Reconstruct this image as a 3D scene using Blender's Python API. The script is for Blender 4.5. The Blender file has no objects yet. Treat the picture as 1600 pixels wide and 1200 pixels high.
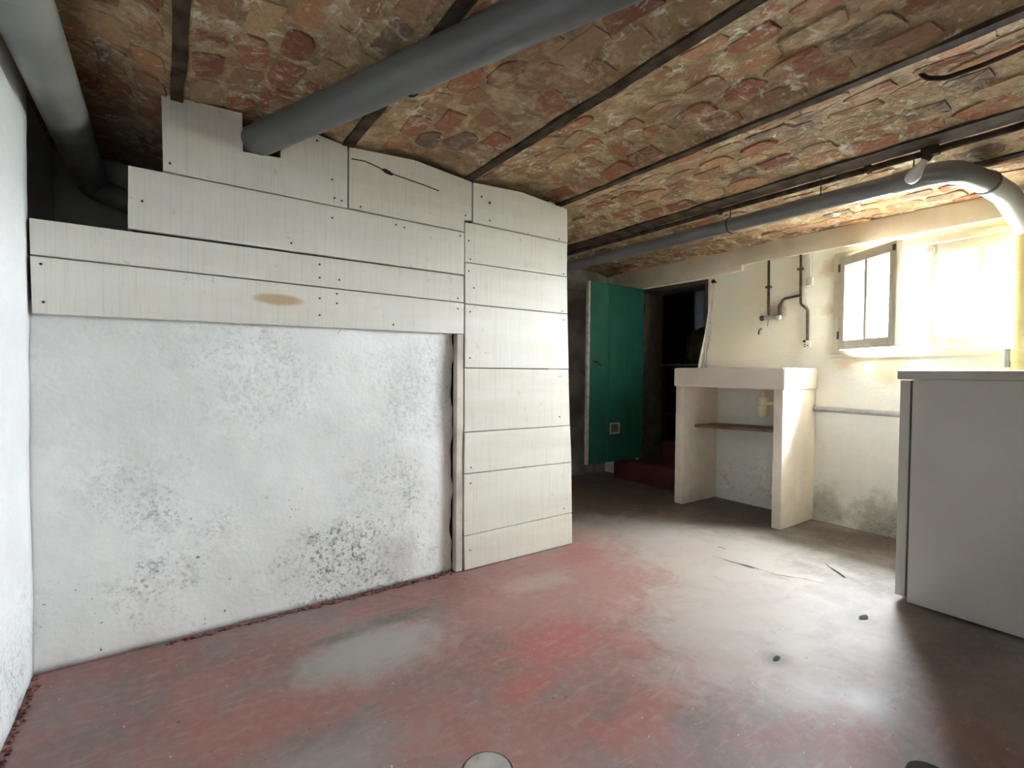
import bpy, bmesh, math, random
from mathutils import Vector, Matrix, noise as mnoise

random.seed(7)
SC = bpy.context.scene
COL = SC.collection

# ------------------------------------------------------------------ camera
F_PX, YAW, PITCH, ROLL, CAM_H = 777.71, 0.609489, 0.0235195, 0.0092238, 1.0
cd = bpy.data.cameras.new('camera')
cd.sensor_width = 36.0
cd.lens = F_PX / 1600 * 36.0
cd.clip_start = 0.02
cam = bpy.data.objects.new('camera', cd)
COL.objects.link(cam)
fwd = Vector((math.sin(YAW) * math.cos(PITCH), math.cos(YAW) * math.cos(PITCH), -math.sin(PITCH)))
rgt = Vector((math.cos(YAW), -math.sin(YAW), 0))
upv = rgt.cross(fwd)
R_ = rgt * math.cos(ROLL) + upv * math.sin(ROLL)
U_ = upv * math.cos(ROLL) - rgt * math.sin(ROLL)
cam.matrix_world = Matrix(((R_.x, U_.x, -fwd.x, 0), (R_.y, U_.y, -fwd.y, 0), (R_.z, U_.z, -fwd.z, CAM_H), (0, 0, 0, 1)))
SC.camera = cam

# ------------------------------------------------------------------ sky and daylight
SKY = 26.0
w = bpy.data.worlds.new('sky')
SC.world = w
w.use_nodes = True
w.node_tree.nodes['Background'].inputs[0].default_value = (0.86, 0.94, 1.0, 1)
w.node_tree.nodes['Background'].inputs[1].default_value = SKY
sd = bpy.data.lights.new('sun', 'SUN')
sd.energy = 4.0
sd.angle = 0.02
sd.color = (1.0, 0.93, 0.82)
sun = bpy.data.objects.new('sun', sd)
sun.rotation_euler = Vector((0.45, 0.35, -1.0)).to_track_quat('-Z', 'Y').to_euler()
COL.objects.link(sun)
# sampling portal in the window opening (gives no light of its own)
pd = bpy.data.lights.new('window_portal', 'AREA')
pd.shape = 'RECTANGLE'
pd.size, pd.size_y = 0.70, 1.02
pd.cycles.is_portal = True
po = bpy.data.objects.new('window_portal', pd)
po.location = (3.93, 1.01, 1.475)
po.rotation_euler = Vector((-1, 0, 0)).to_track_quat('-Z', 'Y').to_euler()
COL.objects.link(po)

vs = SC.view_settings
vs.view_transform = 'Standard'
vs.look = 'None'
vs.gamma = 1.0
vs.use_curve_mapping = False
vs.exposure = 4.27
SC.cycles.max_bounces = 16
SC.cycles.diffuse_bounces = 14
SC.cycles.transparent_max_bounces = 12
SC.cycles.caustics_reflective = False
SC.cycles.caustics_refractive = False


def project(p):
    d = Vector(p) - Vector((0, 0, CAM_H))
    z = d.dot(fwd)
    if z < 0.05:
        return None
    return 800 + d.dot(R_) / z * F_PX, 600 - d.dot(U_) / z * F_PX, z


# ------------------------------------------------------------------ materials
class NT:
    def __init__(self, name):
        self.m = bpy.data.materials.new(name)
        self.m.use_nodes = True
        self.t = self.m.node_tree
        self.p = self.t.nodes['Principled BSDF']
        self._pos = None

    def n(self, kind, **kw):
        nd = self.t.nodes.new(kind)
        for k, v in kw.items():
            setattr(nd, k, v)
        return nd

    def link(self, a, b):
        self.t.links.new(a, b)

    def set(self, sock, v):
        if isinstance(v, bpy.types.NodeSocket):
            self.link(v, sock)
        elif isinstance(v, (tuple, list)) and len(v) == 3 and sock.type == 'RGBA':
            sock.default_value = (*v, 1)
        else:
            sock.default_value = v

    @property
    def pos(self):
        if self._pos is None:
            self._pos = self.n('ShaderNodeNewGeometry')
        return self._pos.outputs['Position']

    def noise(self, scale, detail=4, rough=0.55, vec=None, dist=0.0):
        nd = self.n('ShaderNodeTexNoise')
        nd.inputs['Scale'].default_value = scale
        nd.inputs['Detail'].default_value = detail
        nd.inputs['Roughness'].default_value = rough
        nd.inputs['Distortion'].default_value = dist
        self.link(vec if vec is not None else self.pos, nd.inputs['Vector'])
        return nd.outputs['Fac']

    def ramp(self, fac, lo, hi, a=0.0, b=1.0):
        nd = self.n('ShaderNodeMapRange', interpolation_type='SMOOTHSTEP')
        for i, v in enumerate((fac, lo, hi, a, b)):
            self.set(nd.inputs[i], v)
        return nd.outputs[0]

    def math(self, op, a, b=0.0, c=0.0):
        nd = self.n('ShaderNodeMath', operation=op)
        for i, v in enumerate((a, b, c)):
            self.set(nd.inputs[i], v)
        return nd.outputs[0]

    def mul(self, a, b):
        return self.math('MULTIPLY', a, b)

    def mix(self, fac, a, b):
        nd = self.n('ShaderNodeMix', data_type='RGBA')
        self.set(nd.inputs[0], fac)
        self.set(nd.inputs[6], a)
        self.set(nd.inputs[7], b)
        return nd.outputs[2]

    def vscale(self, sx, sy, sz, ox=0, oy=0, oz=0):
        nd = self.n('ShaderNodeMapping')
        nd.inputs['Scale'].default_value = (sx, sy, sz)
        nd.inputs['Location'].default_value = (ox, oy, oz)
        self.link(self.pos, nd.inputs['Vector'])
        return nd.outputs[0]

    def axis(self, i):
        nd = self.n('ShaderNodeSeparateXYZ')
        self.link(self.pos, nd.inputs[0])
        return nd.outputs[i]

    def blob(self, c, r, soft=1.0, distort=None, sx=1.0, sy=1.0):
        """soft-edged round patch about point c, its outline broken by a noise"""
        nd = self.n('ShaderNodeVectorMath', operation='DISTANCE')
        self.link(self.vscale(sx, sy, 1), nd.inputs[0])
        nd.inputs[1].default_value = (c[0] * sx, c[1] * sy, c[2])
        d = nd.outputs['Value']
        if distort is not None:
            d = self.math('ADD', d, self.mul(self.math('SUBTRACT', distort, 0.5), max(r, 0.06) * 2.6))
        return self.ramp(d, r * (1 - 0.5 * soft), r * (1 + 0.5 * soft), 1.0, 0.0)

    def bump(self, h, strength=0.3, dist=0.01):
        nd = self.n('ShaderNodeBump')
        nd.inputs['Strength'].default_value = strength
        nd.inputs['Distance'].default_value = dist
        self.link(h, nd.inputs['Height'])
        self.link(nd.outputs[0], self.p.inputs['Normal'])

    def out(self, color=None, rough=0.7, metal=0.0, spec=None):
        if color is not None:
            self.set(self.p.inputs['Base Color'], color)
        self.set(self.p.inputs['Roughness'], rough)
        self.set(self.p.inputs['Metallic'], metal)
        if spec is not None:
            self.p.inputs['Specular IOR Level'].default_value = spec
        return self.m


def simple(name, col, rough=0.6, metal=0.0, var=0.12, scale=9.0, bump=0.15, spec=0.35, dirt=None):
    t = NT(name)
    n1 = t.noise(scale, 5)
    dark = tuple(c * (1 - 2.2 * var) for c in col)
    lite = tuple(min(1, c * (1 + var)) for c in col)
    c = t.mix(t.ramp(n1, 0.3, 0.7), dark, lite)
    if dirt:
        c = t.mix(t.ramp(t.noise(scale * 2.3, 6, 0.7), 0.56, 0.74, 0, dirt[1]), c, dirt[0])
    if bump:
        t.bump(t.noise(scale * 8, 4), bump, 0.002)
    return t.out(c, t.ramp(n1, 0.2, 0.8, rough * 0.85, min(1, rough * 1.15)), metal, spec)


def plaster(name, base, stain, zlo, zhi, amount=1.0, patches=(), cream=None, high=0.12):
    """limewash with mould specks that gather low on the wall"""
    t = NT(name)
    n1 = t.noise(2.2, 6, 0.6)
    c = t.mix(t.ramp(n1, 0.32, 0.68), tuple(v * 0.90 for v in base), base)
    c = t.mix(t.ramp(t.noise(1.1, 3, 0.5, vec=t.vscale(1, 1, 1, 7, 3, 1)), 0.5, 0.72, 0, 0.55), c, stain)
    if cream:
        c = t.mix(t.ramp(t.axis(2), cream[1], cream[2]), c, cream[0])
    z = t.ramp(t.axis(2), zlo, zhi, 1.0, high)
    area = t.ramp(t.noise(2.6, 5, 0.62, vec=t.vscale(1, 1, 1, 1.7, 0.3, 4.1)), 0.41, 0.62)
    fine = t.ramp(t.noise(70, 5, 0.7), 0.50, 0.62)
    smear = t.ramp(t.noise(17, 6, 0.7), 0.46, 0.70)
    m = t.mul(t.mul(z, area), t.math('ADD', t.mul(fine, 0.62), t.mul(smear, 0.4)))
    spots = t.mul(t.ramp(t.noise(46, 2, 0.4, vec=t.vscale(1, 1, 1, 9, 9, 9)), 0.70, 0.74), t.mul(z, t.ramp(t.noise(3.1, 2), 0.45, 0.62)))
    m = t.math('MINIMUM', t.math('MAXIMUM', t.mul(m, 1.25 * amount), t.mul(spots, amount)), 0.92)
    c = t.mix(m, c, (0.10, 0.105, 0.09))
    dn = t.noise(9, 5, 0.7)
    for ctr, r, col, k in patches:
        c = t.mix(t.mul(t.blob(ctr, r, 1.3, dn), k), c, col)
    h = t.math('ADD', t.noise(7, 6, 0.55), t.mul(t.noise(55, 4), 0.35))
    t.bump(h, 0.36, 0.014)
    return t.out(c, 0.88, 0, 0.2)


M = {}
M['left'] = plaster('limewash_left', (0.77, 0.785, 0.78), (0.70, 0.72, 0.70), 0.0, 0.55, 0.7, high=0.10)
M['back'] = plaster('limewash_back', (0.865, 0.87, 0.85), (0.70, 0.705, 0.68), 0.05, 0.75, 1.0, high=0.30,
                    patches=[((-0.15, 2.195, 0.95), 0.35, (0.62, 0.63, 0.61), 0.45), ((0.9, 2.195, 0.13), 0.10, (0.55, 0.53, 0.48), 0.6)])
M['right'] = plaster('limewash_right', (0.89, 0.88, 0.82), (0.84, 0.81, 0.71), 0.0, 0.42, 0.7, cream=((0.90, 0.865, 0.71), 0.95, 1.25), high=0.10,
                     patches=[((3.68, 1.20, 1.05), 0.10, (0.62, 0.47, 0.26), 0.7), ((3.68, 1.42, 1.11), 0.08, (0.66, 0.50, 0.30), 0.6),
                              ((3.68, 1.52, 1.72), 0.06, (0.55, 0.38, 0.22), 0.7), ((3.68, 1.53, 1.45), 0.04, (0.55, 0.38, 0.22), 0.5),
                              ((3.68, 1.90, 1.47), 0.06, (0.35, 0.27, 0.20), 0.8), ((3.68, 1.17, 0.06), 0.16, (0.16, 0.16, 0.13), 0.55),
                              ((3.68, 1.55, 0.10), 0.12, (0.25, 0.24, 0.19), 0.5)])
M['old'] = plaster('bare_stair_plaster', (0.55, 0.54, 0.51), (0.42, 0.40, 0.37), 0.0, 0.6, 0.6)
M['passage'] = simple('brown_passage_paint', (0.42, 0.37, 0.29), 0.8, var=0.2, scale=4)
M['store'] = simple('unlit_store_black', (0.035, 0.035, 0.038), 0.95, var=0.3, scale=4)  # the store's lack of light is put into this near-black colour


def make_floor_mat():
    t = NT('worn_red_concrete')
    n_big = t.noise(1.5, 6, 0.6, dist=0.4)
    n_mid = t.noise(4.5, 7, 0.65, dist=0.6)
    n_fin = t.noise(32, 5, 0.65)
    x = t.axis(0)
    grey = t.mix(t.ramp(n_mid, 0.35, 0.68), (0.16, 0.138, 0.120), (0.30, 0.268, 0.242))
    red = t.mix(t.ramp(n_mid, 0.3, 0.7), (0.170, 0.066, 0.057), (0.265, 0.112, 0.098))
    # paint survives mostly on the stair side, worn off towards the window
    keep = t.ramp(x, 1.5, 2.5, 0.06, -0.16)
    f = t.math('ADD', t.math('ADD', t.mul(n_big, 0.55), t.mul(n_mid, 0.55)), keep)
    mask = t.ramp(f, 0.50, 0.68, 0.0, 0.80)
    c = t.mix(mask, grey, red)
    thin = t.ramp(x, 1.9, 2.7, 0.30, 0.04)
    c = t.mix(thin, c, (0.19, 0.085, 0.072))
    dn = t.noise(6.5, 9, 0.72, dist=0.7)
    RED, ROSE, PALE, DUST, DARK, SHADE_BROWN = (0.31, 0.095, 0.076), (0.34, 0.165, 0.138), (0.345, 0.302, 0.265), (0.30, 0.278, 0.255), (0.095, 0.095, 0.072), (0.105, 0.070, 0.050)
    for ctr, r, col, k, sx, sy in [
            ((1.75, 1.75, 0), 0.55, ROSE, 0.60, 0.8, 1.2), ((2.15, 2.10, 0), 0.20, ROSE, 0.65, 1, 1), ((2.28, 1.62, 0), 0.13, ROSE, 0.75, 0.7, 1.5),
            ((1.20, 1.41, 0), 0.17, RED, 0.80, 0.8, 1.3), ((0.94, 1.25, 0), 0.085, RED, 0.75, 0.8, 1.4), ((1.42, 1.22, 0), 0.10, RED, 0.55, 1, 1),
            ((1.85, 2.02, 0), 0.14, RED, 0.45, 0.7, 1.2), ((1.12, 0.95, 0), 0.12, RED, 0.55, 0.7, 1.5), ((0.62, 1.20, 0), 0.12, RED, 0.45, 0.7, 1.2),
            ((0.25, 1.55, 0), 0.15, RED, 0.45, 0.6, 1.2), ((0.85, 1.05, 0), 0.16, RED, 0.40, 0.7, 1.4), ((0.62, 1.72, 0), 0.20, DUST, 0.80, 0.8, 1.4),
            ((0.78, 1.905, 0), 0.060, DARK, 0.80, 0.45, 1.6), ((0.52, 1.88, 0), 0.050, DARK, 0.65, 0.45, 1.6), ((1.45, 1.85, 0), 0.12, PALE, 0.45, 0.7, 1.5),
            ((1.75, 1.05, 0), 0.34, PALE, 0.60, 1, 1), ((2.50, 1.60, 0), 0.45, PALE, 0.80, 1, 1), ((2.1, 1.2, 0), 0.38, PALE, 0.65, 1, 1), ((2.45, 2.05, 0), 0.25, PALE, 0.6, 0.8, 1),
            ((3.45, 1.25, 0), 0.22, SHADE_BROWN, 0.8, 1, 1), ((3.45, 2.0, 0), 0.35, SHADE_BROWN, 0.8, 1, 1), ((2.9, 2.9, 0), 0.6, SHADE_BROWN, 0.75, 1, 1),  # painted shade: below the window, under the sink, before the door
            ((1.76, 0.88, 0), 0.05, DARK, 0.6, 1, 1), ((2.35, 0.83, 0), 0.05, DARK, 0.5, 1, 1), ((0.3, 1.25, 0), 0.14, DUST, 0.4, 0.6, 1.3)]:
        c = t.mix(t.mul(t.blob(ctr, r, 1.1, dn, sx, sy), k), c, col)
    scr = t.noise(1.0, 6, 0.7, vec=t.vscale(9, 38, 1))
    c = t.mix(t.ramp(scr, 0.52, 0.72, 0.0, 0.30), c, (0.36, 0.31, 0.275))
    c = t.mix(t.ramp(n_fin, 0.42, 0.75, 0.0, 0.22), c, (0.33, 0.30, 0.27))
    spk = t.ramp(t.noise(85, 2, 0.4), 0.745, 0.765)
    c = t.mix(spk, c, (0.5, 0.46, 0.40))
    c = t.mix(t.ramp(t.noise(60, 2, 0.4, vec=t.vscale(1, 1, 1, 4, 4, 4)), 0.745, 0.765, 0, 0.8), c, (0.07, 0.05, 0.04))
    t.bump(t.math('ADD', t.mul(n_mid, 1.2), t.mul(n_fin, 0.3)), 0.18, 0.008)
    return t.out(c, t.ramp(n_mid, 0.3, 0.7, 0.50, 0.68), 0, 0.30)


M['floor'] = make_floor_mat()


def make_brick_mats():
    out = []
    for kind in ('brick', 'mortar'):
        t = NT('old_' + kind)
        n_big = t.noise(1.9, 5, 0.6)
        n_mid = t.noise(11, 6, 0.7, dist=0.4)
        n_fin = t.noise(60, 5, 0.7)
        mort = t.mix(t.ramp(n_mid, 0.35, 0.65), (0.244, 0.165, 0.085), (0.512, 0.378, 0.220))
        mort = t.mix(t.ramp(n_fin, 0.45, 0.7, 0, 0.5), mort, (0.159, 0.110, 0.061))
        if kind == 'brick':
            oi = t.n('ShaderNodeObjectInfo')
            gi = t.n('ShaderNodeNewGeometry')
            r = t.math('FRACT', t.math('ADD', oi.outputs['Random'], gi.outputs['Random Per Island']))
            cr = t.n('ShaderNodeValToRGB')
            cr.color_ramp.interpolation = 'CONSTANT'
            cols = [(0.0, (0.329, 0.140, 0.073)), (0.2, (0.317, 0.177, 0.098)), (0.38, (0.439, 0.232, 0.116)), (0.54, (0.244, 0.104, 0.061)),
                    (0.66, (0.366, 0.244, 0.134)), (0.84, (0.195, 0.134, 0.098)), (0.93, (0.488, 0.329, 0.177))]
            el = cr.color_ramp.elements
            el[0].position, el[0].color = cols[0][0], (*cols[0][1], 1)
            el[1].position, el[1].color = cols[1][0], (*cols[1][1], 1)
            for p_, c_ in cols[2:]:
                e = el.new(p_)
                e.color = (*c_, 1)
            t.link(r, cr.inputs[0])
            c = cr.outputs[0]
            c = t.mix(t.ramp(n_fin, 0.4, 0.75, 0, 0.35), c, (0.146, 0.073, 0.043))
            smear = t.ramp(t.math('ADD', t.mul(n_mid, 0.6), t.mul(n_big, 0.4)), 0.47, 0.62, 0.0, 0.85)
            c = t.mix(smear, c, mort)
        else:
            c = mort
        # lime bloom
        lime = t.mul(t.ramp(t.noise(16, 7, 0.75, dist=1.0), 0.53, 0.63), t.ramp(t.noise(2.4, 3, 0.5, vec=t.vscale(1, 1, 1, 3, 8, 1)), 0.40, 0.58))
        c = t.mix(t.mul(lime, 0.85 if kind == 'mortar' else 0.6), c, (0.750, 0.732, 0.586))
        t.bump(t.math('ADD', n_mid, t.mul(n_fin, 0.5)), 0.8, 0.014)
        out.append(t.out(c, 0.9, 0, 0.2))
    return out


M['brick'], M['mortar'] = make_brick_mats()


def make_plank_mat():
    t = NT('cream_painted_board')
    streak = t.noise(1.0, 5, 0.7, vec=t.vscale(120, 120, 3.0))
    slow = t.noise(1.0, 4, 0.6, vec=t.vscale(1.2, 1.2, 9))
    oi = t.n('ShaderNodeObjectInfo')
    c = t.mix(t.ramp(slow, 0.3, 0.7), (0.66, 0.63, 0.54), (0.74, 0.715, 0.635))
    c = t.mix(t.ramp(oi.outputs['Random'], 0, 1, 0, 0.35), c, (0.76, 0.745, 0.69))
    c = t.mix(t.ramp(streak, 0.48, 0.72, 0, 0.42), c, (0.52, 0.47, 0.37))
    c = t.mix(t.mul(t.ramp(t.noise(26, 5, 0.7), 0.58, 0.72), t.ramp(t.noise(3, 3), 0.48, 0.62, 0, 0.5)), c, (0.42, 0.36, 0.27))
    d = t.n('ShaderNodeVectorMath', operation='DISTANCE')          # brown stain on the lowest long board
    t.link(t.vscale(1.0, 1, 4.2), d.inputs[0])
    d.inputs[1].default_value = (0.373, 2.16, 1.280 * 4.2)
    dd = t.math('ADD', d.outputs['Value'], t.mul(t.math('SUBTRACT', t.noise(20, 4), 0.5), 0.05))
    c = t.mix(t.ramp(dd, 0.06, 0.115, 0.75, 0.0), c, (0.42, 0.25, 0.08))
    t.bump(streak, 0.14, 0.003)
    return t.out(c, 0.55, 0, 0.35)


M['plank'] = make_plank_mat()
M['batten'] = simple('bare_grey_batten', (0.64, 0.58, 0.50), 0.7, var=0.12)
M['dark'] = simple('gap_shade_black', (0.015, 0.012, 0.010), 0.95, var=0.2)  # shade between the boards, painted as near-black
M['iron'] = simple('rusty_iron', (0.070, 0.050, 0.035), 0.95, 0.0, var=0.3, scale=14, spec=0.1, dirt=((0.11, 0.05, 0.025), 0.6))
M['pvc_dark'] = simple('grey_pvc_pipe', (0.125, 0.128, 0.122), 0.38, var=0.06, scale=3, bump=0.03, spec=0.45)
M['pvc_mid'] = simple('slate_pvc_pipe', (0.19, 0.185, 0.18), 0.35, var=0.08, scale=4, bump=0.03, spec=0.5)
M['pvc_pale'] = simple('pale_grey_pipe', (0.44, 0.43, 0.38), 0.35, var=0.05, scale=4, bump=0.03, spec=0.5)
M['duct'] = simple('dusty_grey_pipe', (0.26, 0.27, 0.25), 0.5, var=0.12, scale=6, bump=0.05, dirt=((0.12, 0.11, 0.09), 0.5))
M['yellow'] = simple('yellow_painted_pipe', (0.86, 0.74, 0.34), 0.45, var=0.04, scale=5, bump=0.03)
M['cream'] = simple('cream_board_paint', (0.72, 0.64, 0.50), 0.55, var=0.05, scale=5)
M['wframe'] = simple('ivory_window_paint', (0.68, 0.64, 0.53), 0.5, var=0.06, scale=7, dirt=((0.55, 0.40, 0.22), 0.35))
M['unseen_grey'] = simple('glare_cut_sash_grey', (0.22, 0.20, 0.17), 0.85, var=0.2, scale=14)  # added for the unseen outer sash faces, to cut glare
M['cement'] = simple('glare_lining_grey', (0.20, 0.19, 0.17), 0.95, var=0.15, scale=8, bump=0.3)  # dark tone of the added window lining that lowers sky bounce
M['sink'] = simple('sink_limewash', (0.91, 0.81, 0.70), 0.6, var=0.06, scale=4, bump=0.2, dirt=((0.52, 0.43, 0.33), 0.3))
M['ceramic'] = simple('sink_glaze', (0.90, 0.80, 0.69), 0.35, var=0.03, scale=3, bump=0.02, spec=0.5)
M['wood'] = simple('raw_shelf_wood', (0.26, 0.18, 0.11), 0.75, var=0.2, scale=12)
M['redwood'] = simple('reddish_timber', (0.16, 0.055, 0.03), 0.75, var=0.2, scale=12)
M['trap'] = simple('yellowed_plastic', (0.80, 0.72, 0.48), 0.35, var=0.04, bump=0.0)
M['zinc'] = simple('painted_grey_pipe', (0.46, 0.46, 0.47), 0.45, var=0.12, scale=10)
M['copper'] = simple('tarnished_copper', (0.13, 0.085, 0.055), 0.5, 0.45, var=0.25, scale=20)
M['chrome'] = simple('dull_chrome', (0.62, 0.60, 0.56), 0.3, 0.8, var=0.1)
M['whiteplastic'] = simple('white_plastic', (0.80, 0.77, 0.68), 0.4, var=0.04, bump=0.0)
M['greyplastic'] = simple('grey_box_plastic', (0.55, 0.52, 0.45), 0.5, var=0.04, bump=0.0)
M['fridge'] = simple('grey_enamel', (0.53, 0.515, 0.48), 0.38, var=0.02, scale=2, bump=0.03, spec=0.4)
M['fridgetop'] = simple('taupe_worktop', (0.46, 0.435, 0.39), 0.45, var=0.03, scale=5, bump=0.03)
M['rubber'] = simple('dark_gasket', (0.10, 0.10, 0.095), 0.7, var=0.1, bump=0)
M['green'] = simple('green_door_paint', (0.016, 0.120, 0.083), 0.42, var=0.10, scale=5, bump=0.06, spec=0.4)
M['jamb'] = simple('dark_jamb_timber', (0.085, 0.07, 0.052), 0.8, var=0.2, scale=8)
M['edge'] = simple('bare_door_edge', (0.52, 0.47, 0.40), 0.7, var=0.15, scale=18)
M['cloth'] = simple('white_cloth', (0.88, 0.83, 0.78), 0.9, var=0.06, scale=14, bump=0.3)
M['sack'] = simple('olive_sack', (0.10, 0.085, 0.035), 0.95, var=0.2, scale=10, bump=0.4)
M['step'] = simple('dark_red_step_paint', (0.12, 0.028, 0.022), 0.6, var=0.2, scale=5)
M['grime'] = simple('crack_grime', (0.035, 0.028, 0.022), 0.95, var=0.2, bump=0)
M['rubble'] = simple('brick_rubble', (0.22, 0.085, 0.07), 0.95, var=0.35, scale=40, dirt=((0.4, 0.36, 0.32), 0.5))
M['cover'] = simple('cement_cover', (0.33, 0.30, 0.27), 0.75, var=0.15, scale=12, bump=0.3)
M['blackmetal'] = simple('black_metal', (0.015, 0.014, 0.012), 0.85, 0.0, var=0.15)
M['gravel'] = simple('yard_soil', (0.11, 0.10, 0.07), 0.95, var=0.2, scale=14, bump=0.3)
M['facade'] = simple('yard_wall_render', (0.60, 0.57, 0.50), 0.95, var=0.1, scale=2)


def glass_mat():
    t = NT('frosted_pane')
    nt = t.t
    tr = t.n('ShaderNodeBsdfTranslucent')
    tr.inputs[0].default_value = (0.30, 0.31, 0.31, 1)
    tp = t.n('ShaderNodeBsdfTransparent')
    gl = t.n('ShaderNodeBsdfGlossy')
    gl.inputs['Roughness'].default_value = 0.15
    m1 = t.n('ShaderNodeMixShader')
    m1.inputs[0].default_value = 0.62
    t.link(tr.outputs[0], m1.inputs[1])
    t.link(tp.outputs[0], m1.inputs[2])
    m2 = t.n('ShaderNodeMixShader')
    m2.inputs[0].default_value = 0.06
    t.link(m1.outputs[0], m2.inputs[1])
    t.link(gl.outputs[0], m2.inputs[2])
    t.link(m2.outputs[0], nt.nodes['Material Output'].inputs['Surface'])
    return t.m


M['glass'] = glass_mat()


def bulb_mat():
    t = NT('milky_bulb_glass')
    return t.out((0.82, 0.80, 0.74), 0.2, 0, 0.5)


M['bulb'] = bulb_mat()


# ------------------------------------------------------------------ mesh helpers
def obj(name, bm, mat, parent=None, smooth=False):
    me = bpy.data.meshes.new(name)
    bmesh.ops.recalc_face_normals(bm, faces=bm.faces[:])
    bm.to_mesh(me)
    bm.free()
    if smooth:
        me.polygons.foreach_set('use_smooth', [True] * len(me.polygons))
        if smooth != 'all':
            me.set_sharp_from_angle(angle=math.radians(40))
    if mat:
        me.materials.append(M[mat])
    o = bpy.data.objects.new(name, me)
    COL.objects.link(o)
    if parent:
        o.parent = parent
        o.matrix_parent_inverse = parent.matrix_world.inverted()
    return o


def thing(o, label, cat, group=None):
    o['label'] = label
    o['category'] = cat
    if group:
        o['group'] = group
    return o


def struct(o, label=None):
    o['kind'] = 'structure'
    if label:
        o['label'] = label
    return o


def empty(name, loc):
    o = bpy.data.objects.new(name, None)
    o.empty_display_size = 0.1
    o.location = loc
    COL.objects.link(o)
    o.matrix_world = Matrix.Translation(loc)
    return o


def box(bm, x0, x1, y0, y1, z0, z1, bev=0.0):
    r = bmesh.ops.create_cube(bm, size=1.0)
    vs_ = r['verts']
    for v in vs_:
        v.co = Vector(((x0 + x1) / 2 + v.co.x * (x1 - x0), (y0 + y1) / 2 + v.co.y * (y1 - y0), (z0 + z1) / 2 + v.co.z * (z1 - z0)))
    if bev:
        es = list({e for v in vs_ for e in v.link_edges})
        bmesh.ops.bevel(bm, geom=es, offset=bev, segments=2, affect='EDGES', profile=0.6)
    return bm


def nb():
    return bmesh.new()


def boxobj(name, dims, mat, parent=None, bev=0.0):
    return obj(name, box(nb(), *dims, bev), mat, parent, smooth=bool(bev))


def rough_grid(fn, n1, n2, thick, amp=0.004, freq=3.0):
    """a wall face as a grid; fn(u,v)->(point, normal); the back is closed by a thick shell"""
    bm = nb()
    rows, back = [], []
    for i in range(n1 + 1):
        r, b = [], []
        for j in range(n2 + 1):
            p, nrm = fn(i / n1, j / n2)
            k = mnoise.fractal(p * freq, 1.0, 2.0, 4) * amp
            r.append(bm.verts.new(p + nrm * k))
            b.append(bm.verts.new(p - nrm * thick))
        rows.append(r)
        back.append(b)
    for i in range(n1):
        for j in range(n2):
            bm.faces.new((rows[i][j], rows[i + 1][j], rows[i + 1][j + 1], rows[i][j + 1]))
    for i in range(n1):
        bm.faces.new((rows[i][0], back[i][0], back[i + 1][0], rows[i + 1][0]))
        bm.faces.new((rows[i][n2], rows[i + 1][n2], back[i + 1][n2], back[i][n2]))
    for j in range(n2):
        bm.faces.new((rows[0][j], rows[0][j + 1], back[0][j + 1], back[0][j]))
        bm.faces.new((rows[n1][j], back[n1][j], back[n1][j + 1], rows[n1][j + 1]))
    bm.faces.new((back[0][0], back[0][n2], back[n1][n2], back[n1][0]))
    bmesh.ops.remove_doubles(bm, verts=bm.verts[:], dist=1e-6)
    return bm


def fillet(pts, rad, seg=8):
    pts = [Vector(p) for p in pts]
    out = [pts[0]]
    for a, b, c in zip(pts, pts[1:], pts[2:]):
        d1, d2 = (a - b), (c - b)
        l1, l2 = d1.length, d2.length
        d1 /= l1
        d2 /= l2
        ang = d1.angle(d2)
        t = min(rad / math.tan(ang / 2) if ang < 3.13 else 0, l1 * 0.48, l2 * 0.48)
        if t < 1e-4:
            out.append(b)
            continue
        p0, p1 = b + d1 * t, b + d2 * t
        for k in range(seg + 1):
            s = k / seg
            out.append(p0 * (1 - s) ** 2 + b * 2 * s * (1 - s) + p1 * s * s)
    out.append(pts[-1])
    return out


def tube(bm, pts, r, seg=16, caps=True):
    pts = [Vector(p) for p in pts]
    n = len(pts)
    rs = r if isinstance(r, (list, tuple)) else [r] * n
    t0 = (pts[1] - pts[0]).normalized()
    ref = Vector((0, 0, 1)) if abs(t0.z) < 0.9 else Vector((1, 0, 0))
    u = t0.cross(ref).normalized()
    rings = []
    for i, p in enumerate(pts):
        if i == 0:
            t = t0
        elif i == n - 1:
            t = (pts[i] - pts[i - 1]).normalized()
        else:
            t = ((pts[i] - pts[i - 1]).normalized() + (pts[i + 1] - pts[i]).normalized()).normalized()
        u = (u - t * u.dot(t)).normalized()
        v = t.cross(u)
        rings.append([bm.verts.new(p + (u * math.cos(2 * math.pi * k / seg) + v * math.sin(2 * math.pi * k / seg)) * rs[i]) for k in range(seg)])
    for a, b in zip(rings, rings[1:]):
        for k in range(seg):
            bm.faces.new((a[k], a[(k + 1) % seg], b[(k + 1) % seg], b[k]))
    if caps:
        bm.faces.new(rings[0])
        bm.faces.new(rings[-1])
    return bm


def tubeobj(name, pts, r, mat, parent=None, seg=16):
    return obj(name, tube(nb(), pts, r, seg), mat, parent, smooth=True)


def lathe(bm, origin, axis, prof, seg=20):
    """prof: list of (distance along axis, radius)"""
    o, a = Vector(origin), Vector(axis).normalized()
    return tube(bm, [o + a * d for d, _ in prof], [max(r, 1e-4) for _, r in prof], seg)


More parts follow.
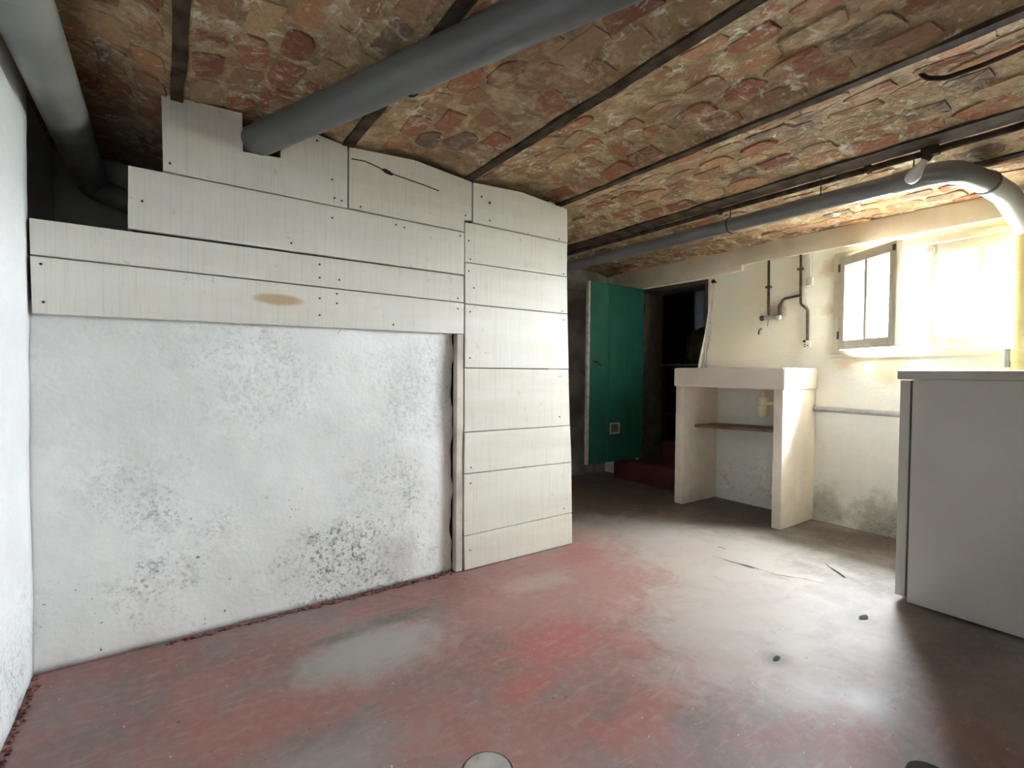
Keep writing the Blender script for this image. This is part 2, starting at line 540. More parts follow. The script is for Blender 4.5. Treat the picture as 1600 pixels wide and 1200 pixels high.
def prism(bm, poly, y0, y1, bev=0.0):
    """poly of (x,z) extruded from y0 to y1"""
    f = [bm.verts.new((x, y0, z)) for x, z in poly]
    b = [bm.verts.new((x, y1, z)) for x, z in poly]
    n = len(poly)
    fs = [bm.faces.new(f), bm.faces.new(b)]
    for i in range(n):
        fs.append(bm.faces.new((f[i], f[(i + 1) % n], b[(i + 1) % n], b[i])))
    if bev:
        bmesh.ops.bevel(bm, geom=list({e for q in fs[:1] for e in q.edges}), offset=bev, segments=1, affect='EDGES')
    return bm


def ribbon(bm, pts, widths, z=0.0006):
    """thin raised flat strip on the floor following pts"""
    pts = [Vector((p[0], p[1], 0)) for p in pts]
    L, Rr = [], []
    for i, p in enumerate(pts):
        t = (pts[min(i + 1, len(pts) - 1)] - pts[max(i - 1, 0)]).normalized()
        nrm = Vector((-t.y, t.x, 0))
        wv = widths[i] if isinstance(widths, (list, tuple)) else widths
        L.append(bm.verts.new(p + nrm * wv + Vector((0, 0, z))))
        Rr.append(bm.verts.new(p - nrm * wv + Vector((0, 0, z))))
    for i in range(len(pts) - 1):
        bm.faces.new((L[i], L[i + 1], Rr[i + 1], Rr[i]))
    return bm


# ------------------------------------------------------------------ the room
XL, XR, YP, YB, YF, TOP = -0.354, 3.68, 2.195, 3.60, -1.70, 2.32

# floor: one slab under the cellar, the stair and the passage
fl = struct(obj('floor', rough_grid(lambda u, v: (Vector((-0.6 + 4.6 * u, YF - 0.2 + 5.7 * v, 0)), Vector((0, 0, 1))), 60, 70, 0.15, 0.0018, 2.2), 'floor', smooth='all'),
            'worn red painted concrete floor')

# left wall, the stair wall behind the boards, front wall behind the viewer
struct(obj('wall_left', rough_grid(lambda u, v: (Vector((XL, YF - 0.2 + (YP + YF * -1 + 0.2 - 0.0) * u, TOP * v - 0.02)), Vector((1, 0, 0))), 60, 36, 0.25, 0.006, 2.5), 'left', smooth='all'),
       'whitewashed plaster wall')
struct(boxobj('wall_stair', (-0.62, -0.41, YP, 3.2, -0.02, TOP), 'old'), 'bare dark plaster wall beside the stair')
struct(boxobj('wall_stairend', (-0.45, 1.90, 3.10, 3.30, -0.02, TOP), 'old'), 'plaster wall at the end of the stair void')
struct(boxobj('wall_stairside', (1.80, 1.90, YP + 0.03, YB, -0.02, TOP), 'old'), 'side wall of the stair enclosure')
struct(boxobj('wall_front', (-0.6, 4.0, YF - 0.25, YF, -0.02, TOP), 'left'), 'whitewashed wall behind the viewer')
struct(boxobj('wall_passage', (1.8, 4.0, YB, YB + 0.2, -0.02, TOP), 'passage'), 'brown painted wall at the end of the passage')

# plaster panel under the boards
def back_face(u, v):
    xe = 1.168 + 0.006 * math.sin(v * 23) + 0.004 * math.sin(v * 57 + 1)
    return Vector((XL - 0.02 + (xe - XL + 0.02) * u, YP, 1.22 * v)), Vector((0, -1, 0))

struct(obj('wall_back', rough_grid(back_face, 60, 48, 0.05, 0.007, 2.8), 'back', smooth='all'), 'whitewashed plaster wall with mould specks under the boards')

# right wall with window opening and doorway
WY0, WY1, WZ0, WZ1 = 0.50, 1.50, 1.155, 1.80
DY0, DY1, DZ1 = 2.457, 3.165, 1.785
bm = nb()
X2 = 3.95
for d in [(YF - 0.2, WY0, -0.02, TOP), (WY0, WY1, -0.02, WZ0), (WY0, WY1, WZ1, TOP), (WY1, DY0, -0.02, TOP), (DY0, DY1, DZ1, TOP), (DY1, YB + 0.2, -0.02, TOP)]:
    box(bm, XR, X2, d[0], d[1], d[2], d[3])
wr = struct(obj('wall_right', bm, 'right'), 'cream and white limewashed window wall')

bm = nb()  # added dark lining, keeps sky bounce off the ceiling and sashes
box(bm, XR + .062, X2 + .06, WY0 + .001, WY1 - .001, WZ0 + .001, WZ0 + .016)
box(bm, XR + .062, X2, WY0 + .001, WY0 + .012, WZ0 + .016, WZ1 - .001)
box(bm, XR + .062, X2, WY1 - .012, WY1 - .001, WZ0 + .016, WZ1 - .001)
box(bm, XR + .062, X2, WY0 + .012, WY1 - .012, WZ1 - .012, WZ1 - .001)
obj('glare_lining', bm, 'cement', wr)

# ------------------------------------------------------------------ ceiling: shallow brick vaults between iron joists
JOIST = [(-0.60, 0.05), (0.042, 0.042), (0.645, 0.042), (1.245, 0.045), (1.860, 0.036), (2.560, 0.115), (3.02, 0.05), (3.72, 0.05)]
ZE, RISE = 1.962, 0.042


def vault(x):
    for (a, wa), (b, wb) in zip(JOIST, JOIST[1:]):
        x0, x1 = a + wa / 2, b - wb / 2
        if x0 <= x <= x1:
            s = (x - (x0 + x1) / 2) / ((x1 - x0) / 2)
            sl = -2 * s * RISE / ((x1 - x0) / 2)
            return ZE + RISE * (1 - s * s), sl
    return ZE, 0.0


def vz(x, y):
    z, sl = vault(x)
    return z + 0.007 * mnoise.fractal(Vector((x * 6, y * 6, 0.3)), 1.0, 2.0, 3), sl


bm = nb()
NX, NY = 150, 150
gr = []
for i in range(NX + 1):
    x = -0.62 + (3.98 + 0.62) * i / NX
    gr.append([bm.verts.new((x, YF - 0.2 + (YB + 0.2 - YF + 0.2) * j / NY, vz(x, YF + (YB - YF) * j / NY)[0])) for j in range(NY + 1)])
for i in range(NX):
    for j in range(NY):
        bm.faces.new((gr[i][j], gr[i + 1][j], gr[i + 1][j + 1], gr[i][j + 1]))
box(bm, -0.65, 4.0, YF - 0.25, YB + 0.25, TOP - 0.05, TOP + 0.1)
ceil = struct(obj('ceiling', bm, 'mortar', smooth='all'), 'low brick vaulted ceiling between iron joists')
for jx, jw in JOIST[1:-1]:
    bm = nb()
    n = 60
    prev = None
    for k in range(n + 1):                      # flange whose edges wander where mortar laps over it
        y = YF + (YB - YF) * k / n
        dl = 0.006 * mnoise.noise(Vector((jx * 9, y * 7, 0)))
        dr = 0.006 * mnoise.noise(Vector((jx * 9 + 5, y * 7, 3)))
        xs = (jx - jw / 2 + dl, jx + jw / 2 + dr)
        ring = [bm.verts.new((xs[0], y, 1.953)), bm.verts.new((xs[1], y, 1.953)), bm.verts.new((xs[1], y, 1.985)), bm.verts.new((xs[0], y, 1.985))]
        if prev:
            for q in range(4):
                bm.faces.new((prev[q], prev[(q + 1) % 4], ring[(q + 1) % 4], ring[q]))
        else:
            bm.faces.new(ring)
        prev = ring
    bm.faces.new(prev)
    obj('joist', bm, 'iron', ceil)

# bricks
BL, BW = 0.190, 0.104


def brick_verts(rnd, L, W):
    n = 12
    lo, hi = [], []
    k1 = [rnd.uniform(-0.5, 0.5) for _ in range(4)]
    for k in range(n):
        a = 2 * math.pi * (k + 0.5) / n
        c, s = math.cos(a), math.sin(a)
        e = 0.42
        x = math.copysign(abs(c) ** e, c) * L / 2
        y = math.copysign(abs(s) ** e, s) * W / 2
        x += 0.010 * math.sin(2 * a + k1[0] * 6) + rnd.uniform(-0.006, 0.006)
        y += 0.008 * math.sin(3 * a + k1[1] * 6) + rnd.uniform(-0.005, 0.005)
        lo.append((x, y, 0.012))
        hi.append((x * 0.95, y * 0.92, -0.0045 + rnd.uniform(-0.003, 0.003)))
    return lo, hi


def brick_into(bm, lo, hi, mat4=None):
    T = mat4 or Matrix.Identity(4)
    a = [bm.verts.new(T @ Vector(p)) for p in lo]
    b = [bm.verts.new(T @ Vector(p)) for p in hi]
    c = bm.verts.new(T @ Vector((0, 0, -0.006)))
    n = len(a)
    for k in range(n):
        bm.faces.new((a[k], a[(k + 1) % n], b[(k + 1) % n], b[k]))
        bm.faces.new((b[k], b[(k + 1) % n], c))


rnd = random.Random(3)
variants = []
for k in range(16):
    lo, hi = brick_verts(rnd, BL * rnd.choice((1, 1, 1, 0.95, 0.75, 0.85)) - 0.010, BW * rnd.uniform(0.92, 1.0) - 0.008)
    bm = nb()
    brick_into(bm, lo, hi)
    me = bpy.data.meshes.new('brick')
    bmesh.ops.recalc_face_normals(bm, faces=bm.faces[:])
    bm.to_mesh(me)
    bm.free()
    me.materials.append(M['brick'])
    variants.append((me, lo, hi))
spots = []
row_id = 0
for (a, wa), (b, wb) in zip(JOIST, JOIST[1:]):
    x0, x1 = a + wa / 2 + 0.008, b - wb / 2 - 0.008
    nr = max(1, round((x1 - x0) / BW))
    for r in range(nr):
        x = x0 + (x1 - x0) * (r + 0.5) / nr
        row_id += 1
        y = -0.5 + (row_id % 2) * BL / 2 + rnd.uniform(-0.03, 0.03)
        while y < YB:
            y += BL + rnd.uniform(-0.012, 0.012)
            if x < XL + 0.03 or x > XR - 0.02 or rnd.random() < 0.05:
                continue
            if y > 2.1 and x < 1.95 and x > 0.25 or y > 3.0 and x < 1.95 or y > YB - 0.1:
                continue
            pr = project((x, y, 1.97))
            if pr is None or not (-160 < pr[0] < 1760 and -220 < pr[1] < 620):
                continue
            z, sl = vz(x, y)
            T = Matrix.Translation((x + rnd.uniform(-0.006, 0.006), y, z + rnd.uniform(-0.003, 0.004))) @ Matrix.Rotation(-math.atan(sl), 4, 'Y') @ Matrix.Rotation(math.pi / 2 + rnd.uniform(-0.10, 0.10) + (math.pi if rnd.random() < 0.5 else 0), 4, 'Z')
            inside = (0 < pr[0] < 1600 and 0 < pr[1] < 480)
            spots.append((0 if inside else 1, pr[2], T, rnd.randrange(16)))
spots.sort(key=lambda s: (s[0], s[1]))
for s in spots[:300]:
    o = bpy.data.objects.new('brick', variants[s[3]][0])
    COL.objects.link(o)
    o.parent = ceil
    o.matrix_world = s[2]
bm = nb()
for s in spots[300:]:
    brick_into(bm, variants[s[3]][1], variants[s[3]][2], s[2])
rest = obj('bricks', bm, 'brick', ceil)
rest['kind'] = 'stuff'

# ------------------------------------------------------------------ beam boards over window and door
def trim(name, dims, mat, label):
    return struct(boxobj(name, dims, mat, None, 0.004), label)

trim('trim_1', (XR - 0.045, XR - 0.001, -0.3, 2.150, 1.842, 1.972), 'cream', 'cream fascia board above the window')
trim('trim_2', (XR - 0.032, XR - 0.001, 2.153, 3.50, 1.800, 1.970), 'cream', 'cream lintel board above the doorway')
trim('trim_3', (1.95, 3.60, YB - 0.04, YB - 0.001, 1.79, 1.88), 'passage', 'brown lintel board across the passage wall')

# ------------------------------------------------------------------ plank cladding
pc = thing(empty('plank_cladding', (0.8, 2.17, 0)), 'cream painted rough boards boxing in the stair, stepped at the top', 'wood panelling')
PF, PT = 2.16, 0.024
B = 1.262
planks = [
    [(-.345, 1.353), (-.342, 1.173), (1.214, 1.187), (1.214, 1.3385)],
    [(-.346, 1.471), (-.345, 1.358), (1.213, 1.343), (1.213, 1.473)],
    [(-.098, 1.694), (-.100, 1.481), (1.213, 1.478), (1.212, 1.684)],
    [(-.004, 1.968), (0.000, 1.699), (.6445, 1.693), (.6445, 1.955), (.47, 1.978), (.384, 1.972), (.384, 1.838), (.248, 1.828), (.248, 1.975)],
    [(.651, 1.955), (.650, 1.695), (1.212, 1.689), (1.212, 1.748), (1.2555, 1.752), (1.2555, 1.942), (.95, 1.972)],
    [(1.263, 1.940), (1.263, 1.7445), (1.884, 1.740), (1.878, 1.927), (1.56, 1.955)],
    [(1.219, 1.738), (1.220, 1.5425), (1.884, 1.548), (1.885, 1.736)],
    [(1.220, 1.5385), (1.222, 1.3385), (1.891, 1.338), (1.884, 1.544)],
    [(1.222, 1.334), (1.221, 1.0215), (1.905, 1.0225), (1.891, 1.3335)],
    [(1.221, 1.0175), (1.223, .7005), (1.920, .697), (1.905, 1.0185)],
    [(1.223, .6965), (1.221, .4915), (1.934, .484), (1.920, .6935)],
    [(1.221, .4875), (1.224, .179), (1.943, .187), (1.934, .480)],
    [(1.224, .175), (1.230, .003), (1.949, .003), (1.944, .183)],
]
nails = {0: [(-.32, 1.33), (-.315, 1.21), (.53, 1.30), (.53, 1.23), (.60, 1.325), (.60, 1.285), (1.18, 1.31), (.85, 1.21)],
         1: [(.53, 1.44), (.53, 1.385), (.61, 1.385), (1.18, 1.36)], 2: [(-.06, 1.58), (.86, 1.66), (.9, 1.655), (.58, 1.64), (1.19, 1.665), (.42, 1.51)],
         3: [(.02, 1.73), (.58, 1.80), (.62, 1.72), (.59, 1.725), (.52, 1.945)], 4: [(.70, 1.71), (1.22, 1.77)],
         5: [(1.31, 1.88), (1.36, 1.86), (1.36, 1.77), (1.82, 1.75)], 6: [(1.24, 1.65), (1.25, 1.56), (1.86, 1.56)],
         7: [(1.24, 1.50), (1.27, 1.42), (1.85, 1.35)], 8: [(1.25, 1.07), (1.25, 1.30), (1.86, 1.30)], 9: [(1.84, .98), (1.84, .75)], 10: [(1.26, .52)], 11: [(1.26, .44), (1.88, .22)], 12: [(1.26, .1)]}
for i, poly in enumerate(planks):
    off = 0.0015 * math.sin(i * 2.3)
    p = obj('plank', prism(nb(), poly, PF + off, PF + off + PT, 0.0018), 'plank', pc)
    for nx, nz in nails.get(i, ()):
        obj('nail', lathe(nb(), (nx, PF + off + 0.002, nz), (0, -1, 0), [(0, .0042), (.003, .0042), (.0042, .002)], 8), 'iron', p)
# splits and the knot hole in the second top board
bm = nb()
pts = [(.66, 1.905), (.718, 1.91), (.765, 1.901), (.80, 1.893), (.86, 1.882), (.93, 1.875), (1.0, 1.868), (1.075, 1.858)]
for (a, b), (c, d) in zip(pts, pts[1:]):
    prism(bm, [(a, b - .0016), (c, d - .0016), (c, d + .0016), (a, b + .0016)], PF - 0.0030, PF + 0.01)
prism(bm, [(.79, 1.893), (.81, 1.881), (.838, 1.876), (.85, 1.882), (.83, 1.893), (.81, 1.899)], PF - 0.0034, PF + 0.01)
obj('split', bm, 'grime', pc)
# batten, then near-black sheets that paint the shade in the gaps
obj('batten', box(nb(), 1.181, 1.2165, 2.164, 2.205, 0.004, 1.185, 0.002), 'batten', pc)
obj('gap_shade', box(nb(), 1.181, 1.795, 2.206, 2.222, 0.004, 1.925), 'dark', pc)
obj('gap_shade', box(nb(), -0.09, 1.10, 2.206, 2.222, 1.235, 1.66), 'dark', pc)
obj('gap_shade', box(nb(), 0.40, 1.10, 2.206, 2.222, 1.66, 1.925), 'dark', pc)

# ------------------------------------------------------------------ pipes under the ceiling
d = Vector((-.4023, 1, -.004))
P0 = Vector((.305, 2.16, 1.889))
pa = P0 + d * 0.62
pb = P0 + d * (YF + .012 - 2.16)
dp = thing(obj('drain_pipe', tube(nb(), [pa, pb], 0.058, 28), 'pvc_dark', None, True), 'thick grey plastic pipe slanting from the cut board across the ceiling', 'pipe')
hp = P0 + d * (1.43 - 2.16)
dn = d.normalized()
side = dn.cross(Vector((0, 0, 1))).normalized()
upn = side.cross(dn).normalized()
arc = [hp + (side * math.cos(a) + upn * math.sin(a)) * 0.0605 for a in [math.radians(-75 + 12 * k) for k in range(16)]]
tubeobj('strap', arc, 0.0035, 'iron', dp, 8)
tubeobj('hook', [arc[12], arc[12] + Vector((0.015, -.02, .02)), arc[12] + Vector((0.03, -.03, .055))], 0.0035, 'iron', dp, 8)

lp = thing(obj('waste_pipe', tube(nb(), [(-.272, YF + .01, 1.862), (-.272, 2.96, 1.862)], 0.064, 28), 'duct', None, True), 'dusty grey pipe running along the top of the left wall', 'pipe')
obj('socket', lathe(nb(), (-.272, 1.30, 1.862), (0, 1, 0), [(0, .068), (.004, .078), (.06, .080), (.20, .080), (.22, .076), (.225, .065)], 28), 'duct', lp, True)
obj('elbow', tube(nb(), fillet([(-.272, 2.90, 1.862), (-.272, 2.98, 1.83), (-.15, 2.99, 1.79), (0.35, 3.0, 1.77)], 0.07), 0.055, 20), 'duct', lp, True)

rp = thing(obj('drain_pipe', tube(nb(), [(2.785, YB - .005, 1.892), (2.785, .86, 1.892)], 0.044, 28), 'pvc_mid', None, True), 'slate grey plastic pipe hung along the ceiling beside the window wall', 'pipe')
obj('elbow', tube(nb(), fillet([(2.785, .90, 1.892), (2.785, .70, 1.892), (3.10, .642, 1.885)], 0.16, 12), 0.049, 28), 'pvc_mid', rp, True)
obj('connector', tube(nb(), fillet([(3.08, .646, 1.886), (3.26, .615, 1.862), (3.55, .585, 1.755)], 0.1), 0.0505, 28), 'pvc_pale', rp, True)
obj('joint_ring', tube(nb(), [(3.075, .6465, 1.886), (3.090, .644, 1.8845)], 0.0535, 28), 'rubber', rp, True)
obj('joint_ring', tube(nb(), [(2.86, .700, 1.8915), (2.872, .697, 1.8915)], 0.0515, 24), 'rubber', rp, True)
for yy in (1.72, 1.66 - .95 + .12):
    arc = [Vector((2.785 + .0465 * math.cos(a), yy, 1.892 + .0465 * math.sin(a))) for a in [2 * math.pi * k / 20 for k in range(21)]]
    h = tubeobj('hanger', arc, 0.003, 'iron', rp, 8)
    tubeobj('rod', [(2.785, yy, 1.935), (2.785, yy, 2.0)], 0.003, 'iron', h, 8)
tubeobj('rod', [(2.74, 1.20, 1.91), (2.72, 1.19, 1.99)], 0.003, 'iron', rp, 8)

sp = thing(obj('stack_pipe', tube(nb(), [(3.575, .583, 0.004), (3.575, .583, 1.80)], 0.058, 28), 'yellow', None, True), 'yellow painted vertical pipe beside the window', 'pipe')
obj('collar', lathe(nb(), (3.575, .583, 1.74), (0, 0, 1), [(0, .058), (.002, .064), (.055, .064), (.06, .05)], 28), 'yellow', sp, True)
obj('bracket', lathe(nb(), (3.575, .583, 1.08), (0, 0, 1), [(0, .058), (.001, .0615), (.05, .0615), (.051, .058)], 28), 'yellow', sp, True)
obj('clamp', box(nb(), 3.535, 3.552, .632, .652, 1.05, 1.145, .002), 'zinc', sp)

# conduit under the wide joist and the hook bar in the vault
cdt = thing(tubeobj('conduit', [(2.655, -.9, 1.945), (2.650, 1.0, 1.944), (2.645, 2.2, 1.946), (2.64, YB - .05, 1.948)], 0.0135, 'iron', None, 12), 'thin dark steel conduit fixed along the wide iron joist', 'conduit')
for yy in (0.35, 0.95, 1.7):
    obj('clip', box(nb(), 2.632, 2.674, yy, yy + .02, 1.930, 1.965, .002), 'iron', cdt)
thing(tubeobj('hook_bar', fillet([(2.035, .600, 2.0), (2.05, .585, 1.975), (2.085, .545, 1.968), (2.10, .46, 1.972), (2.085, .20, 1.985), (2.08, .0, 2.0)], .05), 0.0075, 'iron', None, 10), 'bent dark iron bar hooked into the brick vault', 'iron hook')

# lamp
lb = thing(empty('light_bulb', (2.66, .742, 1.935)), 'bare white bulb tilted down from a holder on the ceiling joist', 'light bulb')
ax = Vector((-.01, .055, -.085)).normalized()
o0 = Vector((2.618, .728, 1.925))
obj('mount', box(nb(), 2.60, 2.636, .695, .755, 1.915, 1.952, .005), 'iron', lb, True)
obj('holder', lathe(nb(), o0, ax, [(-.012, .016), (0, .018), (.022, .018), (.026, .014)], 18), 'iron', lb, True)
obj('bulb', lathe(nb(), o0 + ax * .022, ax, [(0, .012), (.012, .0135), (.03, .017), (.05, .0235), (.066, .027), (.080, .0265), (.092, .021), (.100, .012), (.1025, .001)], 24), 'bulb', lb, True)

# ------------------------------------------------------------------ window
win = nb()
box(win, XR - .012, XR + .06, WY1 - .035, WY1 + .012, WZ0 - .02, WZ1 + .01, .003)
box(win, XR - .012, XR + .06, WY0 - .012, WY0 + .035, WZ0 - .02, WZ1 + .01, .003)
box(win, XR - .012, XR + .06, WY0 + .035, WY1 - .035, WZ1 - .028, WZ1 + .012, .003)
box(win, XR - .012, XR + .06, WY0 + .035, WY1 - .035, WZ0 - .012, WZ0 + .012, .003)
box(win, XR - .030, XR + .05, WY0 - .02, WY1 + .02, WZ0 - .040, WZ0 - .012, .003)
wo = struct(obj('window_1', win, 'wframe', None, True), 'cream wooden casement window with one leaf open')


def sash(loc, ang, width, flip):
    """local: hinge stile at v=0, leaf runs to v=width along local +Y; z from 0 to h"""
    h = WZ1 - WZ0 - .045
    T = Matrix.Translation(loc) @ Matrix.Rotation(ang, 4, 'Z')
    bm = nb()
    st, rl = .052, .058
    s = -1 if flip else 1
    def bx(y0, y1, z0, z1, x0=-.018, x1=.018, bev=.003):
        box(bm, x0, x1, min(s * y0, s * y1), max(s * y0, s * y1), z0, z1, bev)
    bx(0, st, 0, h)
    bx(width - st, width, 0, h)
    bx(st, width - st, 0, rl)
    bx(st, width - st, h - rl, h)
    mid = width / 2
    bx(mid - .013, mid + .013, rl, h - rl)
    bm.transform(T)
    so = obj('sash', bm, 'wframe', wo, True)
    so.data.materials.append(M['unseen_grey'])  # outer faces, out of view, darkened so they reflect less sky
    outn = T.to_3x3() @ Vector((1, 0, 0))
    for p in so.data.polygons:
        if p.normal.dot(outn) > 0.7:
            p.material_index = 1
    for a, b in ((st, mid - .013), (mid + .013, width - st)):
        g = nb()
        box(g, -.003, .003, min(s * a, s * b), max(s * a, s * b), rl, h - rl)
        g.transform(T)
        obj('pane', g, 'glass', so)
    return so, T, h


SZ = WZ0 + .014
# open leaf: hinged on the far jamb, swung into the room
sash_a, Ta, hh = sash((XR - .012, WY1 - .036, SZ), -math.radians(33), .47, True)
# closed leaf
sash_b, Tb, hh = sash((XR + .012, WY0 + .036, SZ), 0, .488, False)
yb_ = WY0 + .036 + .462
bt = tubeobj('bolt_rod', [(XR - .016, yb_, SZ + .015), (XR - .016, yb_, SZ + hh - .015)], 0.006, 'wframe', sash_b, 10)
for zz in (SZ + .03, SZ + hh - .035):
    obj('bolt_guide', box(nb(), XR - .028, XR - .004, yb_ - .014, yb_ + .014, zz - .012, zz + .012, .002), 'edge', sash_b)
obj('bolt_knob', lathe(nb(), (XR - .012, yb_, SZ + hh * .42), (-1, 0, 0), [(0, .010), (.012, .008), (.022, .017), (.032, .019), (.040, .012), (.042, .001)], 16), 'whiteplastic', sash_b, True)
g = nb()
box(g, -.022, -.016, -.464, -.442, hh - .055, hh - .02, .002)
g.transform(Ta)
obj('catch', g, 'copper', sash_a)
for zz in (.07, hh - .09):
    g = nb()
    lathe(g, (-.02, -.004, zz), (0, 0, 1), [(0, .007), (.05, .007)], 10)
    g.transform(Ta)
    obj('hinge', g, 'copper', sash_a, True)

# ------------------------------------------------------------------ sink on two masonry legs
sk = thing(empty('laundry_sink', (3.45, 2.0, 0)), 'cream stone laundry sink on two whitewashed masonry legs', 'sink')
bm = nb()
SX0, SX1, SY0, SY1, SZ0, SZ1 = 3.222, XR - .002, 1.600, 2.434, .905, 1.045
# basin: outer shell with an open trough
o_b = [(SX0, SY0), (SX1, SY0), (SX1, SY1), (SX0, SY1)]
i_b = [(SX0 + .045, SY0 + .045), (SX1 - .04, SY0 + .045), (SX1 - .04, SY1 - .045), (SX0 + .045, SY1 - .045)]
i_f = [(SX0 + .065, SY0 + .07), (SX1 - .06, SY0 + .07), (SX1 - .06, SY1 - .07), (SX0 + .065, SY1 - .07)]
V = [[bm.verts.new((x, y, z)) for x, y in q] for q, z in ((o_b, SZ0), (o_b, SZ1), (i_b, SZ1), (i_f, SZ1 - .09))]
for a, b in ((0, 1), (1, 2), (2, 3)):
    for k in range(4):
        bm.faces.new((V[a][k], V[a][(k + 1) % 4], V[b][(k + 1) % 4], V[b][k]))
bm.faces.new(V[0])
bm.faces.new(V[3])
bmesh.ops.bevel(bm, geom=[e for e in bm.edges], offset=.006, segments=2, affect='EDGES')
obj('basin', bm, 'ceramic', sk, True)
for y0, y1 in ((1.612, 1.672), (2.352, 2.425)):
    obj('leg', box(nb(), 3.238, XR - .002, y0, y1, .002, SZ0, .006), 'sink', sk, True)
tr = obj('trap', lathe(nb(), (3.45, 1.855, SZ0 - .001), (0, 0, -1), [(0, .030), (.012, .030), (.020, .020), (.06, .019), (.062, .032), (.075, .034), (.115, .034), (.118, .031), (.122, .036), (.150, .036), (.158, .033), (.185, .029), (.200, .020), (.204, .001)], 20), 'trap', sk, True)
obj('outlet', tube(nb(), fillet([(3.45, 1.855, .80), (3.45, 1.76, .80), (3.45, 1.674, .80)], .02), .016, 14), 'trap', tr, True)
thing(obj('shelf_board', prism(nb(), [(0, 0), (0, .02), (.2, .02), (.2, 0)], 0, 1), 'wood'), 'narrow raw wooden shelf board between the sink legs', 'shelf')
sb = bpy.data.objects['shelf_board']
for v in sb.data.vertices:
    y = 2.350 if v.co.y > .5 else 1.674
    v.co = Vector((3.375 + v.co.x * 1.4 if y > 2 else 3.36 + v.co.x * 1.4, y, (.588 if y > 2 else .612) + v.co.z))

# wall pipe, water pipes, taps, junction box
thing(tubeobj('wall_pipe', [(3.655, 1.611, .770), (3.655, 1.25, .768), (3.655, .70, .758)], .0175, 'zinc', None, 14), 'pale grey pipe running low along the window wall beside the sink', 'pipe')
WX = XR - .016
c1 = thing(tubeobj('water_pipe', [(WX, 1.950, 1.842), (WX, 1.947, 1.62), (WX, 1.943, 1.44)], .0085, 'copper', None, 10), 'straight dark copper pipe dropping from the fascia to the tap', 'water pipe')
obj('clip', box(nb(), WX - .012, XR - .002, 1.928, 1.967, 1.640, 1.655, .002), 'copper', c1)
c2 = thing(tubeobj('water_pipe', fillet([(WX, 1.724, 1.842), (WX, 1.718, 1.50), (WX, 1.672, 1.455), (WX, 1.668, 1.24)], .03), .0085, 'copper', None, 10), 'crooked dark copper pipe with a side branch above the sink', 'water pipe')
tubeobj('branch', fillet([(WX, 1.720, 1.560), (WX, 1.838, 1.548), (WX, 1.868, 1.50), (WX, 1.868, 1.425)], .035), .0085, 'copper', c2, 10)
obj('clip', box(nb(), WX - .012, XR - .002, 1.706, 1.742, 1.735, 1.752, .002), 'copper', c2)
tp = thing(empty('wall_tap', (WX, 1.91, 1.42)), 'small wall mixer tap with white handles above the sink', 'tap')
tubeobj('body', [(WX - .004, 1.972, 1.420), (WX - .004, 1.880, 1.420)], .012, 'chrome', tp, 14)
for yy, mt in ((1.986, 'iron'), (1.868, 'whiteplastic')):
    obj('handle', lathe(nb(), (WX - .004, yy, 1.420), (0, 1 if yy > 1.9 else -1, -.2), [(-.014, .010), (-.004, .018), (.012, .019), (.018, .012)], 14), mt, tp, True)
tubeobj('spout', [(WX - .004, 1.938, 1.412), (WX - .012, 1.938, 1.392), (WX - .012, 1.938, 1.355)], .007, 'chrome', tp, 10)
vv = thing(empty('stop_valve', (WX, 1.67, 1.22)), 'small white stop valve at the foot of the crooked copper pipe', 'valve')
obj('body', box(nb(), WX - .016, XR - .002, 1.645, 1.690, 1.190, 1.236, .005), 'whiteplastic', vv, True)
obj('knob', lathe(nb(), (WX - .015, 1.678, 1.232), (-1, 0, .3), [(0, .008), (.010, .009), (.012, .002)], 10), 'iron', vv, True)
for yy, zz in ((1.676, 1.212), (1.676, 1.198), (1.658, 1.204)):
    obj('screw', lathe(nb(), (WX - .0155, yy, zz), (-1, 0, 0), [(0, .0045), (.003, .0045), (.0035, .001)], 8), 'iron', vv, True)
kb = thing(empty('toilet_pull_rod', (WX, 2.0, 1.3)), 'short dark bracket stub on the wall below the tap', 'bracket')
kb.name = 'wall_bracket'
tubeobj('rod', [(XR - .001, 2.005, 1.345), (XR - .02, 2.010, 1.335), (XR - .02, 2.014, 1.300)], .005, 'iron', kb, 8)
jb = thing(empty('junction_box', (XR - .012, 1.66, 1.645)), 'small pale switch box on the wall beside the window frame', 'switch box')
obj('casing', box(nb(), XR - .030, XR - .001, 1.640, 1.684, 1.615, 1.672, .004), 'greyplastic', jb, True)
tubeobj('cable', fillet([(XR - .010, 1.662, 1.67), (XR - .010, 1.660, 1.79), (XR - .010, 1.676, 1.842)], .03), .004, 'whiteplastic', jb, 8)

# ------------------------------------------------------------------ doorway, step, green door
bm = nb()
box(bm, XR - .004, X2, DY1 - .045, DY1 - .001, .188, DZ1, .003)
box(bm, XR + .0, XR + .10, DY0 + .001, DY0 + .03, .002, DZ1, .003)
box(bm, XR + .0, X2, DY0 + .03, DY1 - .045, DZ1 - .035, DZ1 - .001, .003)
struct(obj('trim_4', bm, 'jamb', None, True), 'dark brown door frame')
st = struct(obj('threshold_step', box(box(nb(), 3.535, 4.0, DY0 + .005, DY1 + .18, .002, .185, .008), 4.001, 4.35, DY0 + .005, 3.9, .002, .345, .008), 'step'), 'dark red painted step up into the doorway')
dr = struct(empty('door_1', (3.66, 3.12, .21)), 'green painted board door standing open')
DYF = 3.105
for x0, x1 in ((2.975, 3.655),):
    n = 3
    for k in range(n):
        a, b = x0 + (x1 - x0) * k / n, x0 + (x1 - x0) * (k + 1) / n
        obj('panel', box(nb(), a + .0006, b - .0006, DYF, DYF + .032, .215, 1.782, .0012), 'green', dr)
